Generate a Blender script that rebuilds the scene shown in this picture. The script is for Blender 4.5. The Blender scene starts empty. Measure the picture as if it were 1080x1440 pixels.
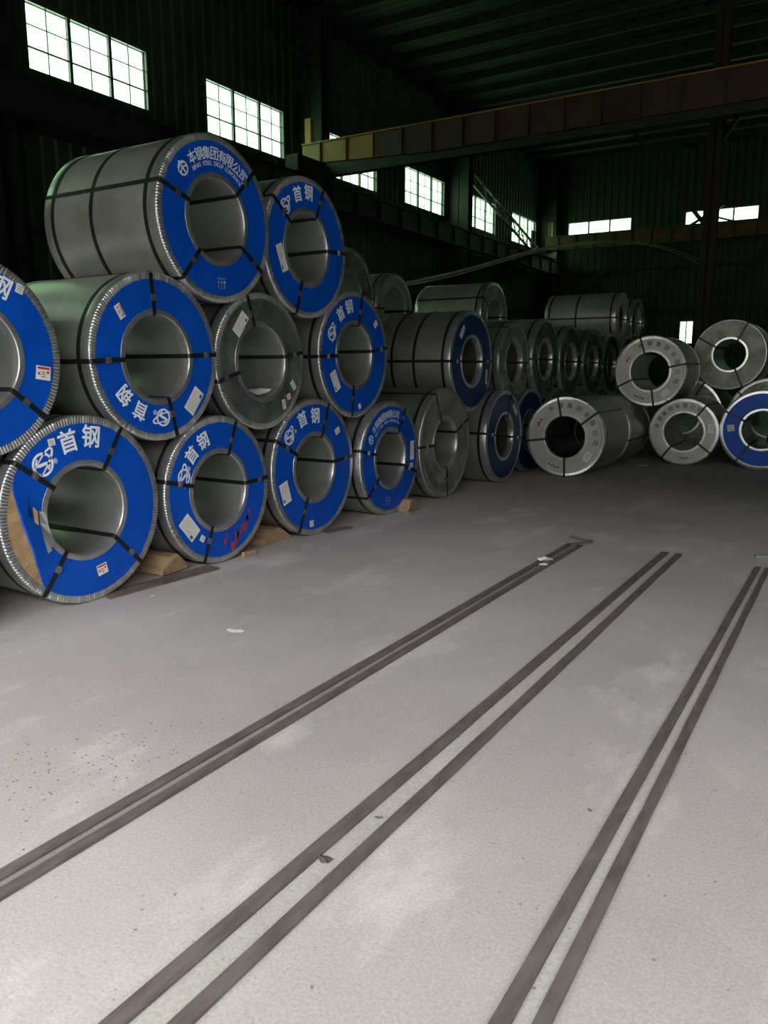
import bpy, bmesh, math, random
from mathutils import Vector, Matrix
random.seed(7)
SC = bpy.context.scene
COL = SC.collection
PI = math.pi
R_ = math.radians

# ------------------------------------------------------------------ camera
CAM_H = 1.55
cam_d = bpy.data.cameras.new('camera')
cam_d.sensor_fit = 'VERTICAL'; cam_d.sensor_height = 36.0
cam_d.lens = 36.0 * 1100.0 / 1440.0
cam_d.clip_end = 300; cam_d.clip_start = 0.05
cam = bpy.data.objects.new('camera', cam_d); COL.objects.link(cam)
cam.location = (0, 0, CAM_H)
cam.rotation_euler = (R_(90 - 10.4), 0, R_(31.375))
SC.camera = cam

# ------------------------------------------------------------------ daylight (overcast sky) and exposure
SKY = 22.5
world = bpy.data.worlds.new('overcast_sky'); SC.world = world
world.use_nodes = True
bg = world.node_tree.nodes['Background']
bg.inputs['Color'].default_value = (1.0, 0.99, 0.975, 1)
bg.inputs['Strength'].default_value = SKY
SC.view_settings.view_transform = 'Standard'
SC.view_settings.look = 'None'
SC.view_settings.gamma = 1.0
SC.view_settings.exposure = 0.0
SC.view_settings.use_curve_mapping = False

DOOR_X0, DOOR_X1, DOOR_H, FRONT_Y = -6.6, 11.5, 6.0, -5.0
HX0, HX1, HY1, HZ = -18.0, 12.0, 48.5, 13.8   # HZ: wall head; the roof sits on it
WIN_Z0, WIN_Z1, WIN_W = 8.69, 10.2, 3.72
LEFT_WINS = [0.92, 6.99, 13.06, 19.13, 25.20, 31.27, 37.34, 43.41]
BACK_WINS = [-16.40, -9.62, -2.84, 3.94]

def portal(name, loc, rot, sx, sy):
    ld = bpy.data.lights.new(name, 'AREA'); ld.shape = 'RECTANGLE'; ld.size = sx; ld.size_y = sy
    ld.cycles.is_portal = True
    o = bpy.data.objects.new(name, ld); COL.objects.link(o); o.location = loc; o.rotation_euler = rot
    return o
portal('door_daylight', ((DOOR_X0 + DOOR_X1) / 2, FRONT_Y, DOOR_H / 2), (R_(90), 0, 0), DOOR_X1 - DOOR_X0, DOOR_H)
portal('left_window_daylight', (HX0, (LEFT_WINS[0] + LEFT_WINS[-1] + WIN_W) / 2, (WIN_Z0 + WIN_Z1) / 2), (R_(90), 0, R_(-90)),
       LEFT_WINS[-1] + WIN_W - LEFT_WINS[0], WIN_Z1 - WIN_Z0)
portal('back_window_daylight', ((BACK_WINS[0] + BACK_WINS[-1] + WIN_W) / 2, HY1, (WIN_Z0 + WIN_Z1) / 2), (R_(90), 0, R_(180)),
       BACK_WINS[-1] + WIN_W - BACK_WINS[0], WIN_Z1 - WIN_Z0)

# ------------------------------------------------------------------ materials
def new_mat(name):
    m = bpy.data.materials.new(name); m.use_nodes = True
    nt = m.node_tree
    return m, nt, nt.nodes['Principled BSDF']

def mat(name, col, rough=0.5, metal=0.0, noise=0.0, scale=8.0, bump=0.0, bscale=30.0, col2=None, stretch=None, spec=0.5, rvar=0.0, detail=4.0):
    m, nt, p = new_mat(name)
    p.inputs['Roughness'].default_value = rough
    p.inputs['Metallic'].default_value = metal
    p.inputs['Specular IOR Level'].default_value = spec
    c1 = (*col, 1)
    p.inputs['Base Color'].default_value = c1
    if noise > 0 or bump > 0 or col2:
        tc = nt.nodes.new('ShaderNodeTexCoord')
        oi = nt.nodes.new('ShaderNodeObjectInfo')
        add = nt.nodes.new('ShaderNodeVectorMath'); add.operation = 'ADD'
        mul = nt.nodes.new('ShaderNodeMath'); mul.operation = 'MULTIPLY'; mul.inputs[1].default_value = 37.0
        nt.links.new(oi.outputs['Random'], mul.inputs[0])
        nt.links.new(tc.outputs['Object'], add.inputs[0]); nt.links.new(mul.outputs[0], add.inputs[1])
        vec = add.outputs[0]
        if stretch:
            mp = nt.nodes.new('ShaderNodeMapping'); mp.inputs['Scale'].default_value = stretch
            nt.links.new(vec, mp.inputs['Vector']); vec = mp.outputs[0]
        if noise > 0 or col2:
            n = nt.nodes.new('ShaderNodeTexNoise'); n.inputs['Scale'].default_value = scale
            n.inputs['Detail'].default_value = detail; n.inputs['Roughness'].default_value = 0.6
            nt.links.new(vec, n.inputs['Vector'])
            rp = nt.nodes.new('ShaderNodeValToRGB')
            d = col2 if col2 else tuple(max(0, c * (1 - noise)) for c in col)
            rp.color_ramp.elements[0].position = 0.35; rp.color_ramp.elements[0].color = (*d, 1)
            rp.color_ramp.elements[1].position = 0.65; rp.color_ramp.elements[1].color = c1
            nt.links.new(n.outputs['Fac'], rp.inputs['Fac'])
            nt.links.new(rp.outputs['Color'], p.inputs['Base Color'])
            if rvar > 0:
                mr = nt.nodes.new('ShaderNodeMapRange')
                mr.inputs['From Min'].default_value = 0.3; mr.inputs['From Max'].default_value = 0.7
                mr.inputs['To Min'].default_value = rough - rvar; mr.inputs['To Max'].default_value = rough + rvar
                nt.links.new(n.outputs['Fac'], mr.inputs['Value']); nt.links.new(mr.outputs[0], p.inputs['Roughness'])
        if bump > 0:
            n2 = nt.nodes.new('ShaderNodeTexNoise'); n2.inputs['Scale'].default_value = bscale; n2.inputs['Detail'].default_value = 3
            nt.links.new(vec, n2.inputs['Vector'])
            b = nt.nodes.new('ShaderNodeBump'); b.inputs['Strength'].default_value = bump; b.inputs['Distance'].default_value = 0.02
            nt.links.new(n2.outputs['Fac'], b.inputs['Height']); nt.links.new(b.outputs['Normal'], p.inputs['Normal'])
    return m

M = {}
M['galv'] = mat('galvanised_sheet', (0.52, 0.54, 0.50), 0.36, 0.72, noise=0.22, scale=2.2, bump=0.06, bscale=3.0, rvar=0.06)
M['galv_dull'] = mat('dull_galvanised_sheet', (0.40, 0.41, 0.38), 0.45, 0.7, noise=0.3, scale=3.0, bump=0.05, bscale=4.0, rvar=0.08)
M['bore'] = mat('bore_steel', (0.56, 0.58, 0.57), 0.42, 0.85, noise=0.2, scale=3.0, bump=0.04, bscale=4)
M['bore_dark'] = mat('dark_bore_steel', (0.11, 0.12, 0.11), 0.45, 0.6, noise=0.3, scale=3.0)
M['ring'] = mat('edge_protector_steel', (0.60, 0.62, 0.62), 0.34, 0.85, noise=0.25, scale=9)
M['ring_bright'] = mat('bright_edge_protector', (0.78, 0.80, 0.80), 0.28, 0.9, noise=0.2, scale=9)
M['blue'] = mat('blue_board', (0.001, 0.078, 0.50), 0.42, 0.0, noise=0.18, scale=3.0, bump=0.10, bscale=7, spec=0.25)
M['navy'] = mat('navy_board', (0.002, 0.022, 0.11), 0.38, 0.0, noise=0.25, scale=3.0, bump=0.10, bscale=7, spec=0.25)
M['white_board'] = mat('pale_steel_board', (0.46, 0.47, 0.44), 0.5, 0.25, noise=0.2, scale=5, bump=0.05, bscale=8)
M['grey_board'] = mat('stained_grey_board', (0.30, 0.31, 0.28), 0.5, 0.3, scale=5, col2=(0.14, 0.15, 0.12), bump=0.12, bscale=8)
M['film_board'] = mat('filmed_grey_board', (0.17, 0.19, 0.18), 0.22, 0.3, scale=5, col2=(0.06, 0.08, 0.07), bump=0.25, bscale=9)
M['strap'] = mat('black_strapping', (0.012, 0.013, 0.014), 0.42, 0.2)
M['seal'] = mat('strap_seal_steel', (0.42, 0.43, 0.44), 0.35, 0.9, noise=0.4, scale=60)
M['letter'] = mat('pale_print', (0.78, 0.85, 0.90), 0.55)
M['letter_dim'] = mat('faded_pale_print', (0.30, 0.40, 0.52), 0.55)
M['letter_dark'] = mat('dark_grey_print', (0.07, 0.075, 0.075), 0.6)
M['red_print'] = mat('red_print', (0.42, 0.03, 0.04), 0.6)
M['sticker'] = mat('white_paper_sticker', (0.74, 0.74, 0.72), 0.6, noise=0.06, scale=20)
M['kraft'] = mat('kraft_paper', (0.42, 0.27, 0.13), 0.75, noise=0.3, scale=10, bump=0.6, bscale=9)
M['film'] = None
M['wood'] = mat('raw_timber', (0.36, 0.25, 0.14), 0.8, scale=6, col2=(0.25, 0.17, 0.10), stretch=(1, 6, 6), bump=0.2, bscale=20)
M['wood_dark'] = mat('dirty_timber', (0.15, 0.12, 0.10), 0.85, scale=6, col2=(0.07, 0.06, 0.05), bump=0.2, bscale=20)
M['track'] = mat('worn_track_steel', (0.150, 0.128, 0.122), 0.6, 0.1, scale=9, col2=(0.095, 0.078, 0.073), bump=0.15, bscale=40, stretch=(3, 0.7, 1))
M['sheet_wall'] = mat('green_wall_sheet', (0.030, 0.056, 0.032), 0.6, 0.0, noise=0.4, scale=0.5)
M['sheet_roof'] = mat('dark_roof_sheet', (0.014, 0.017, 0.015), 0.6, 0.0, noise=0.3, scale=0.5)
M['steel_dark'] = mat('dark_painted_steel', (0.016, 0.020, 0.017), 0.6, 0.1, noise=0.3, scale=2)
M['oxide'] = mat('red_oxide_steel', (0.034, 0.014, 0.011), 0.65, 0.0, noise=0.4, scale=2)
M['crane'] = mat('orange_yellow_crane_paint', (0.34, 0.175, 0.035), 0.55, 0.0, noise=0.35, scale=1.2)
M['crane_brown'] = mat('dark_red_brown', (0.055, 0.024, 0.014), 0.6, 0.0, noise=0.4, scale=1.2)
M['crane_dull'] = mat('dull_orange_paint', (0.13, 0.070, 0.022), 0.6, 0.0, noise=0.4, scale=1.2)
M['frame'] = mat('window_frame_steel', (0.045, 0.065, 0.05), 0.6)
M['scrap'] = mat('white_paper_scrap', (0.80, 0.79, 0.77), 0.7, noise=0.1, scale=30)
M['rod'] = mat('grey_steel_strand', (0.55, 0.57, 0.52), 0.45, 0.6)
M['sky_block'] = mat('grey_sky_block', (0.20, 0.195, 0.185), 0.85, noise=0.2, scale=0.4)
M['yard'] = mat('wet_asphalt_yard', (0.13, 0.125, 0.12), 0.85, noise=0.2, scale=0.6)

def film_mat():
    m, nt, p = new_mat('clear_packing_film')
    out = nt.nodes['Material Output']
    tr = nt.nodes.new('ShaderNodeBsdfTransparent'); tr.inputs['Color'].default_value = (0.86, 0.88, 0.87, 1)
    p.inputs['Base Color'].default_value = (0.55, 0.57, 0.56, 1); p.inputs['Metallic'].default_value = 0.8
    p.inputs['Roughness'].default_value = 0.16
    mx = nt.nodes.new('ShaderNodeMixShader'); mx.inputs[0].default_value = 0.38
    nt.links.new(tr.outputs[0], mx.inputs[1]); nt.links.new(p.outputs[0], mx.inputs[2]); nt.links.new(mx.outputs[0], out.inputs['Surface'])
    return m
M['film'] = film_mat()

def pane_mat(name, tint):
    m, nt, p = new_mat(name)
    out = nt.nodes['Material Output']
    tr = nt.nodes.new('ShaderNodeBsdfTransparent'); tr.inputs['Color'].default_value = (*tint, 1)
    p.inputs['Base Color'].default_value = (0.5, 0.55, 0.5, 1); p.inputs['Roughness'].default_value = 0.2
    mx = nt.nodes.new('ShaderNodeMixShader'); mx.inputs[0].default_value = 0.06
    nt.links.new(tr.outputs[0], mx.inputs[1]); nt.links.new(p.outputs[0], mx.inputs[2]); nt.links.new(mx.outputs[0], out.inputs['Surface'])
    return m
M['pane'] = pane_mat('dusty_pale_green_glass', (0.32, 0.44, 0.32))
M['pane_lime'] = pane_mat('lime_green_glass', (0.025, 0.038, 0.005))

def floor_mat(name, base=(0.46, 0.432, 0.418), pale=(0.57, 0.545, 0.53), dark=(0.27, 0.25, 0.24)):
    m, nt, p = new_mat(name)
    tc = nt.nodes.new('ShaderNodeTexCoord')
    def noise(scale, detail, rough=0.6, st=None):
        n = nt.nodes.new('ShaderNodeTexNoise'); n.inputs['Scale'].default_value = scale
        n.inputs['Detail'].default_value = detail; n.inputs['Roughness'].default_value = rough
        if st:
            mp = nt.nodes.new('ShaderNodeMapping'); mp.inputs['Scale'].default_value = st
            nt.links.new(tc.outputs['Object'], mp.inputs['Vector']); nt.links.new(mp.outputs[0], n.inputs['Vector'])
        else:
            nt.links.new(tc.outputs['Object'], n.inputs['Vector'])
        return n.outputs['Fac']
    def ramp(f, a, b, c0, c1):
        r = nt.nodes.new('ShaderNodeValToRGB')
        r.color_ramp.elements[0].position = a; r.color_ramp.elements[0].color = (*c0, 1)
        r.color_ramp.elements[1].position = b; r.color_ramp.elements[1].color = (*c1, 1)
        nt.links.new(f, r.inputs['Fac']); return r.outputs['Color']
    def mix(mode, fac, a, b):
        x = nt.nodes.new('ShaderNodeMix'); x.data_type = 'RGBA'; x.blend_type = mode
        if isinstance(fac, float): x.inputs[0].default_value = fac
        else: nt.links.new(fac, x.inputs[0])
        nt.links.new(a, x.inputs[6])
        nt.links.new(b, x.inputs[7]); return x.outputs[2]
    c = ramp(noise(0.55, 5), 0.36, 0.68, tuple(v * 0.80 for v in base), base)
    sm = ramp(noise(1.3, 6, 0.65, (1.6, 0.7, 1)), 0.54, 0.72, (0, 0, 0), (1, 1, 1))
    c = mix('MIX', sm, c, ramp(noise(30, 2), 0, 1, pale, pale))
    st = ramp(noise(0.9, 6, 0.7, (1.0, 0.5, 1)), 0.60, 0.78, (0, 0, 0), (0.55, 0.55, 0.55))
    c = mix('MIX', st, c, ramp(noise(20, 2), 0, 1, dark, dark))
    sp = ramp(noise(95, 3, 0.7), 0.30, 0.62, (0.80, 0.80, 0.80), (1.06, 1.06, 1.06))
    c = mix('MULTIPLY', 1.0, c, sp)
    # sparse dark grit
    g = ramp(noise(42, 2, 0.5), 0.70, 0.76, (1, 1, 1), (0.50, 0.49, 0.48))
    c = mix('MULTIPLY', 1.0, c, g)
    nt.links.new(c, p.inputs['Base Color'])
    p.inputs['Roughness'].default_value = 0.82
    p.inputs['Specular IOR Level'].default_value = 0.3
    b = nt.nodes.new('ShaderNodeBump'); b.inputs['Strength'].default_value = 0.12; b.inputs['Distance'].default_value = 0.008
    nt.links.new(noise(60, 5, 0.7), b.inputs['Height']); nt.links.new(b.outputs['Normal'], p.inputs['Normal'])
    return m
M['floor'] = floor_mat('dusty_concrete')
M['infill'] = floor_mat('channel_dust', (0.46, 0.445, 0.415), (0.54, 0.52, 0.48), (0.30, 0.28, 0.26))

M['infill_dark'] = floor_mat('dirty_channel_dust', (0.30, 0.275, 0.26), (0.36, 0.335, 0.32), (0.20, 0.185, 0.175))

# ------------------------------------------------------------------ mesh helpers
class MB:
    """collects vertices and faces for ONE mesh"""
    def __init__(s): s.v = []; s.f = []; s.mi = []
    def add(s, vs, fs, mi=0):
        o = len(s.v); s.v += [tuple(v) for v in vs]; s.f += [tuple(i + o for i in f) for f in fs]; s.mi += [mi] * len(fs)
    def box(s, a, b, mi=0):
        x0, y0, z0 = a; x1, y1, z1 = b
        s.add([(x0, y0, z0), (x1, y0, z0), (x1, y1, z0), (x0, y1, z0), (x0, y0, z1), (x1, y0, z1), (x1, y1, z1), (x0, y1, z1)],
              [(0, 3, 2, 1), (4, 5, 6, 7), (0, 1, 5, 4), (1, 2, 6, 5), (2, 3, 7, 6), (3, 0, 4, 7)], mi)
    def bar(s, p, q, w, h, up=(0, 0, 1), mi=0):
        p = Vector(p); q = Vector(q); d = (q - p).normalized(); sd = d.cross(Vector(up))
        if sd.length < 1e-4: sd = d.cross(Vector((1, 0, 0)))
        sd.normalize(); u = sd.cross(d)
        vs = [c + sd * (a * w / 2) + u * (b * h / 2) for c in (p, q) for a, b in ((-1, -1), (1, -1), (1, 1), (-1, 1))]
        s.add(vs, [(0, 1, 2, 3), (7, 6, 5, 4), (0, 4, 5, 1), (1, 5, 6, 2), (2, 6, 7, 3), (3, 7, 4, 0)], mi)
    def prism(s, poly, axis, a, b, mi=0):
        """polygon in the two other axes, extruded along axis from a to b"""
        n = len(poly)
        def pt(u, v, t):
            return {'x': (t, u, v), 'y': (u, t, v), 'z': (u, v, t)}[axis]
        vs = [pt(u, v, a) for u, v in poly] + [pt(u, v, b) for u, v in poly]
        s.add(vs, [tuple(range(n))[::-1], tuple(range(n, 2 * n))] + [(i, (i + 1) % n, n + (i + 1) % n, n + i) for i in range(n)], mi)
    def mesh(s, name, mats, smooth=None):
        me = bpy.data.meshes.new(name); me.from_pydata(s.v, [], s.f)
        for m in (mats if isinstance(mats, (list, tuple)) else [mats]): me.materials.append(m)
        if any(s.mi): me.polygons.foreach_set('material_index', s.mi)
        if smooth is not None:
            me.polygons.foreach_set('use_smooth', [True] * len(me.polygons))
            me.set_sharp_from_angle(angle=R_(smooth))
        me.update()
        return me

def link(name, me, parent=None, loc=None):
    o = bpy.data.objects.new(name, me); COL.objects.link(o)
    if parent: o.parent = parent
    if loc: o.location = loc
    return o
def fixn(me):
    bm = bmesh.new(); bm.from_mesh(me); bmesh.ops.recalc_face_normals(bm, faces=bm.faces); bm.to_mesh(me); bm.free(); return me
def build(name, mb, mats, parent=None, smooth=None, fix=True):
    me = mb.mesh(name, mats, None)
    if fix: fixn(me)
    if smooth is not None:
        me.polygons.foreach_set('use_smooth', [True] * len(me.polygons)); me.set_sharp_from_angle(angle=R_(smooth))
    return link(name, me, parent)
def empty(name, loc=(0, 0, 0), rz=0.0):
    o = bpy.data.objects.new(name, None); COL.objects.link(o); o.location = loc; o.rotation_euler = (0, 0, rz); o.empty_display_size = 0.1
    return o
def tag(o, label=None, cat=None, group=None, kind=None):
    if label: o['label'] = label
    if cat: o['category'] = cat
    if group: o['group'] = group
    if kind: o['kind'] = kind
    return o

# ------------------------------------------------------------------ the hall
mb = MB(); mb.box((HX0 - 0.3, FRONT_Y, -0.3), (HX1 + 0.3, HY1 + 0.3, 0.0))
floor = tag(build('floor', mb, M['floor']), 'grey dusty concrete floor of the storage hall', kind='structure')
mb = MB(); mb.box((HX0 - 20, FRONT_Y - 30, -0.3), (HX1 + 20, FRONT_Y, 0.0))
tag(build('ground', mb, M['yard']), 'dark asphalt yard outside the open gate', kind='structure')

# unseen building added across the yard to cut off the low sky
mb = MB(); mb.box((-45, -34, 0), (40, -25, 12.9)); mb.prism([(-34.6, 12.9), (-24.4, 12.9), (-29.5, 14.0)], 'x', -45.6, 40.6)
tag(build('wall_sky_block', mb, M['sky_block']), 'grey building added across the yard to block low sky, outside the picture', kind='structure')

def corr(mb, axis, c, a0, a1, z0, z1, depth, pitch=0.42, out=1):
    """trapezoid corrugated sheet: runs along axis from a0 to a1, z0..z1, at coordinate c; ribs stand out by depth"""
    pts = []; a = math.floor(a0 / pitch) * pitch
    while a < a1 + pitch:
        for t, d in ((0.0, 0), (0.5, 0), (0.62, 1), (0.88, 1)):
            pts.append((a + t * pitch, c + out * depth * d))
        a += pitch
    pts = [p for p in pts if a0 < p[0] < a1]
    pts = [(a0, pts[0][1])] + pts + [(a1, pts[-1][1])]
    vs = []
    for t, d in pts:
        for z in (z0, z1):
            vs.append((d, t, z) if axis == 'y' else (t, d, z))
    mb.add(vs, [(2 * i, 2 * i + 2, 2 * i + 3, 2 * i + 1) for i in range(len(pts) - 1)])

def slab_with_holes(mb, axis, c0, c1, a0, a1, z1, holes):
    """outer wall slab (light tight) between c0 and c1 with rectangular holes (a,b,z0,z1), sorted, non overlapping in a"""
    def bx(p, q, za, zb):
        if q - p < 1e-4 or zb - za < 1e-4: return
        mb.box((min(c0, c1), p, za), (max(c0, c1), q, zb)) if axis == 'y' else mb.box((p, min(c0, c1), za), (q, max(c0, c1), zb))
    t = a0
    for (a, b, za, zb) in holes:
        bx(t, a, 0, z1); bx(a, b, 0, za); bx(a, b, zb, z1); t = b
    bx(t, a1, 0, z1)

# left wall
holes_left = [(y, y + WIN_W, WIN_Z0, WIN_Z1) for y in LEFT_WINS]
mb = MB(); slab_with_holes(mb, 'y', HX0 - 0.16, HX0 - 0.06, -8, HY1 + 0.2, HZ, holes_left)
corr(mb, 'y', HX0 - 0.05, -7.9, HY1, 0, WIN_Z0 - 0.08, 0.05); corr(mb, 'y', HX0 - 0.05, -7.9, HY1, WIN_Z1 + 0.08, HZ, 0.05)
t = -7.9
for y in LEFT_WINS + [HY1]:
    corr(mb, 'y', HX0 - 0.05, t, y - 0.08 if y < HY1 else HY1, WIN_Z0 - 0.08, WIN_Z1 + 0.08, 0.05); t = y + WIN_W + 0.08
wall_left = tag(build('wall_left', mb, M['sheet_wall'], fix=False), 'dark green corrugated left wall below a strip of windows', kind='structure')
# back wall, with a small low window
LOWW = (-9.55, -8.86, 3.0, 4.2)
holes_back = [(BACK_WINS[0], BACK_WINS[0] + WIN_W, WIN_Z0, WIN_Z1), (BACK_WINS[1], -9.551, WIN_Z0, WIN_Z1)]
mb = MB()
c0, c1 = HY1 + 0.06, HY1 + 0.16
def bbx(p, q, za, zb): mb.box((p, c0, za), (q, c1, zb))
bbx(HX0 - .2, HX1 + .2, 0, LOWW[2]); bbx(HX0 - .2, LOWW[0], LOWW[2], LOWW[3]); bbx(LOWW[1], HX1 + .2, LOWW[2], LOWW[3]); bbx(HX0 - .2, HX1 + .2, LOWW[3], WIN_Z0)
bbx(HX0 - .2, HX1 + .2, WIN_Z1, HZ)
t = HX0 - .2
for x in BACK_WINS: bbx(t, x, WIN_Z0, WIN_Z1); t = x + WIN_W
bbx(t, HX1 + .2, WIN_Z0, WIN_Z1)
corr(mb, 'x', HY1 + 0.05, HX0, HX1, 0, LOWW[2] - .05, 0.05, out=-1)
corr(mb, 'x', HY1 + 0.05, HX0, LOWW[0] - .05, LOWW[2] - .05, LOWW[3] + .05, 0.05, out=-1)
corr(mb, 'x', HY1 + 0.05, LOWW[1] + .05, HX1, LOWW[2] - .05, LOWW[3] + .05, 0.05, out=-1)
corr(mb, 'x', HY1 + 0.05, HX0, HX1, LOWW[3] + .05, WIN_Z0 - .08, 0.05, out=-1)
corr(mb, 'x', HY1 + 0.05, HX0, HX1, WIN_Z1 + .08, HZ, 0.05, out=-1)
t = HX0
for x in BACK_WINS + [HX1]:
    corr(mb, 'x', HY1 + 0.05, t, x - 0.08 if x < HX1 else HX1, WIN_Z0 - 0.08, WIN_Z1 + 0.08, 0.05, out=-1); t = x + WIN_W + .08
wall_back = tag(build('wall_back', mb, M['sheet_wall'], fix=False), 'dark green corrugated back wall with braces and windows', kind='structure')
mb = MB(); mb.box((HX1, -8, 0), (HX1 + 0.16, HY1 + 0.2, HZ))
tag(build('wall_right', mb, M['sheet_wall']), 'dark green wall on the right, outside the picture', kind='structure')
mb = MB()
mb.box((HX0 - .2, FRONT_Y - .16, 0), (DOOR_X0, FRONT_Y, HZ)); mb.box((DOOR_X1, FRONT_Y - .16, 0), (HX1 + .2, FRONT_Y, HZ)); mb.box((DOOR_X0, FRONT_Y - .16, DOOR_H), (DOOR_X1, FRONT_Y, HZ))
tag(build('wall_front', mb, M['sheet_wall']), 'gate wall with open truck gate behind the viewer', kind='structure')

# roof with purlins
mb = MB(); mb.box((HX0 - .3, FRONT_Y - .3, HZ), (HX1 + .3, HY1 + .3, HZ + 0.12))
n = 0; y = FRONT_Y
pts = []
while y < HY1:
    pts += [(y, HZ - .02), (y + .16, HZ - .02), (y + .22, HZ - .08), (y + .34, HZ - .08), (y + .40, HZ - .02)]; y += .40
vs = [(x, a, z) for a, z in pts for x in (HX0, HX1)]
mb.add(vs, [(2 * i, 2 * i + 1, 2 * i + 3, 2 * i + 2) for i in range(len(pts) - 1)])
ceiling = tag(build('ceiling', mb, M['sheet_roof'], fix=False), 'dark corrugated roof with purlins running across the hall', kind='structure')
mb = MB(); mb.box((HX0, -0.05, 0), (HX1, 0.05, 0.24)); mb.box((HX0, -0.05, 0), (HX1, 0.10, 0.015))
pur = fixn(mb.mesh('purlin', M['steel_dark']))
y = 0.0
while y < HY1:
    link('purlin', pur, ceiling, (0, y, HZ - 0.32)); y += 1.62

# windows: frame + mullions + separate panes
def window(idx, origin, rz, w, h, cols, halves, rows, lime=None, mull=0.085):
    root = empty('window_%d' % idx, origin, rz)
    tag(root, kind='structure')
    mbx = MB(); t = 0.10
    mbx.box((-t, -0.06, -t), (w + t, 0.06, 0)); mbx.box((-t, -0.06, h), (w + t, 0.06, h + t)); mbx.box((-t, -0.06, 0), (0, 0.06, h)); mbx.box((w, -0.06, 0), (w + t, 0.06, h))
    build('window_frame', mbx, M['frame'], root)
    cw = (w - (cols - 1) * mull) / cols
    key = ('pane', round(w, 3), cols, halves, rows)
    pw = cw / halves; ph = h / rows
    if key not in PC:
        b = MB(); b.box((0.006, -0.004, 0.006), (pw - 0.006, 0.004, ph - 0.006)); PC[key] = [fixn(b.mesh('pane', M['pane'])), None, None]
        b = MB(); b.box((-mull / 2, -0.045, 0), (mull / 2, 0.045, h)); PC[key][1] = fixn(b.mesh('mullion', M['frame']))
        b = MB()
        for k in range(1, rows): b.box((0, -0.02, k * ph - (0.018 if k == 1 else 0.009)), (cw, 0.02, k * ph + (0.018 if k == 1 else 0.009)))
        for k in range(1, halves): b.box((k * pw - 0.008, -0.018, 0), (k * pw + 0.008, 0.018, h))
        PC[key][2] = fixn(b.mesh('glazing_bars', M['frame']))
    for c in range(cols):
        x0 = c * (cw + mull)
        if c: link('mullion', PC[key][1], root, (x0 - mull / 2, 0, 0))
        link('glazing_bars', PC[key][2], root, (x0, 0, 0))
        for hh in range(halves):
            for r in range(rows):
                me = PC[key][0]
                if lime and (c, hh, r) in lime:
                    me = me.copy(); me.materials[0] = M['pane_lime']
                link('pane', me, root, (x0 + hh * pw, 0, r * ph))
    return root
PC = {}
k = 1
for y in LEFT_WINS:
    lime = {(2, 1, 0), (2, 1, 1)} if y > 43 else None
    window(k, (HX0 - 0.04, y, WIN_Z0), R_(90), WIN_W, WIN_Z1 - WIN_Z0, 3, 2, 3, lime); k += 1
for x in BACK_WINS:
    window(k, (x, HY1 + 0.04, WIN_Z0), 0, WIN_W, WIN_Z1 - WIN_Z0, 3, 1, 2); k += 1
window(k, (LOWW[0], HY1 + 0.04, LOWW[2]), 0, LOWW[1] - LOWW[0], LOWW[3] - LOWW[2], 2, 1, 4, mull=0.06)

# girts and braces on the walls (parts of them)
for z in (2.4, 4.9, 7.3):
    mb = MB(); mb.box((HX0 + .02, HY1 - .16, z - .07), (HX1, HY1 - .01, z + .07)); build('girt', mb, M['steel_dark'], wall_back)
    mb = MB(); mb.box((HX0 + .01, -7, z - .07), (HX0 + .14, HY1 - .2, z + .07)); build('girt', mb, M['steel_dark'], wall_left)
def brace(p, q, w, par, up=(0, 1, 0), m='steel_dark'):
    mb = MB(); mb.bar(p, q, w, 0.10, up); return build('brace', mb, M[m], par)
yb = HY1 - 0.30
brace((-16.3, yb, 8.1), (-13.2, yb, 5.3), 0.10, wall_back); brace((-13.0, yb - .1, 8.3), (-16.0, yb - .1, 5.3), 0.26, wall_back)
brace((-9.4, yb, 8.0), (-12.2, yb, 5.2), 0.16, wall_back); brace((-5.0, yb, 8.0), (-9.0, yb, 4.6), 0.16, wall_back)
brace((-10.2, yb, 8.9), (-7.6, yb, 10.4), 0.14, wall_back); brace((-8.4, yb, 9.9), (-5.4, yb, 8.9), 0.09, wall_back)
# long lattice brace in the last bay of the left wall
def lattice(p, q, gap, par, n=9):
    p = Vector(p); q = Vector(q); mb = MB(); o = Vector((0, 0, gap / 2))
    mb.bar(p + o, q + o, 0.10, 0.10); mb.bar(p - o, q - o, 0.10, 0.10)
    for i in range(n):
        a = p.lerp(q, i / n); b = p.lerp(q, (i + .5) / n); c = p.lerp(q, (i + 1) / n)
        mb.bar(a + o, b - o, 0.05, 0.05); mb.bar(b - o, c + o, 0.05, 0.05)
    return build('brace', mb, M['steel_dark'], par)
lattice((-17.6, 36.0, 11.15), (-17.6, 47.6, 8.05), 0.55, wall_left)
lattice((-17.6, 36.0, 5.0), (-17.6, 47.6, 7.9), 0.4, wall_left)

def column(loc, w, d, h, label, m='oxide', knee=None):
    root = tag(empty('steel_column', loc), label, kind='structure')
    mb = MB(); mb.box((-d / 2, -w / 2, 0), (d / 2, -w / 2 + .03, h)); mb.box((-d / 2, w / 2 - .03, 0), (d / 2, w / 2, h)); mb.box((-.02, -w / 2, 0), (.02, w / 2, h))
    build('shaft', mb, M[m], root)
    mb = MB(); mb.box((-d / 2 - .12, -w / 2 - .12, 0), (d / 2 + .12, w / 2 + .12, .04)); build('base_plate', mb, M[m], root)
    for kk in (knee or []):
        mb = MB(); mb.bar(kk[0], kk[1], 0.14, 0.14, (0, 1, 0)); build('knee_brace', mb, M[m], root)
    return root
for y, ll in ((11.6, 'dark steel wall column behind the left end of the coil stack'), (23.85, 'dark steel wall column where the crane girder ends'),
              (35.65, 'dark steel wall column between two far left windows'), (47.9, 'dark steel column in the far left corner')):
    column((-17.42, y, 0), 0.5, 1.0, HZ - 0.35, ll, 'steel_dark')
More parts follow.
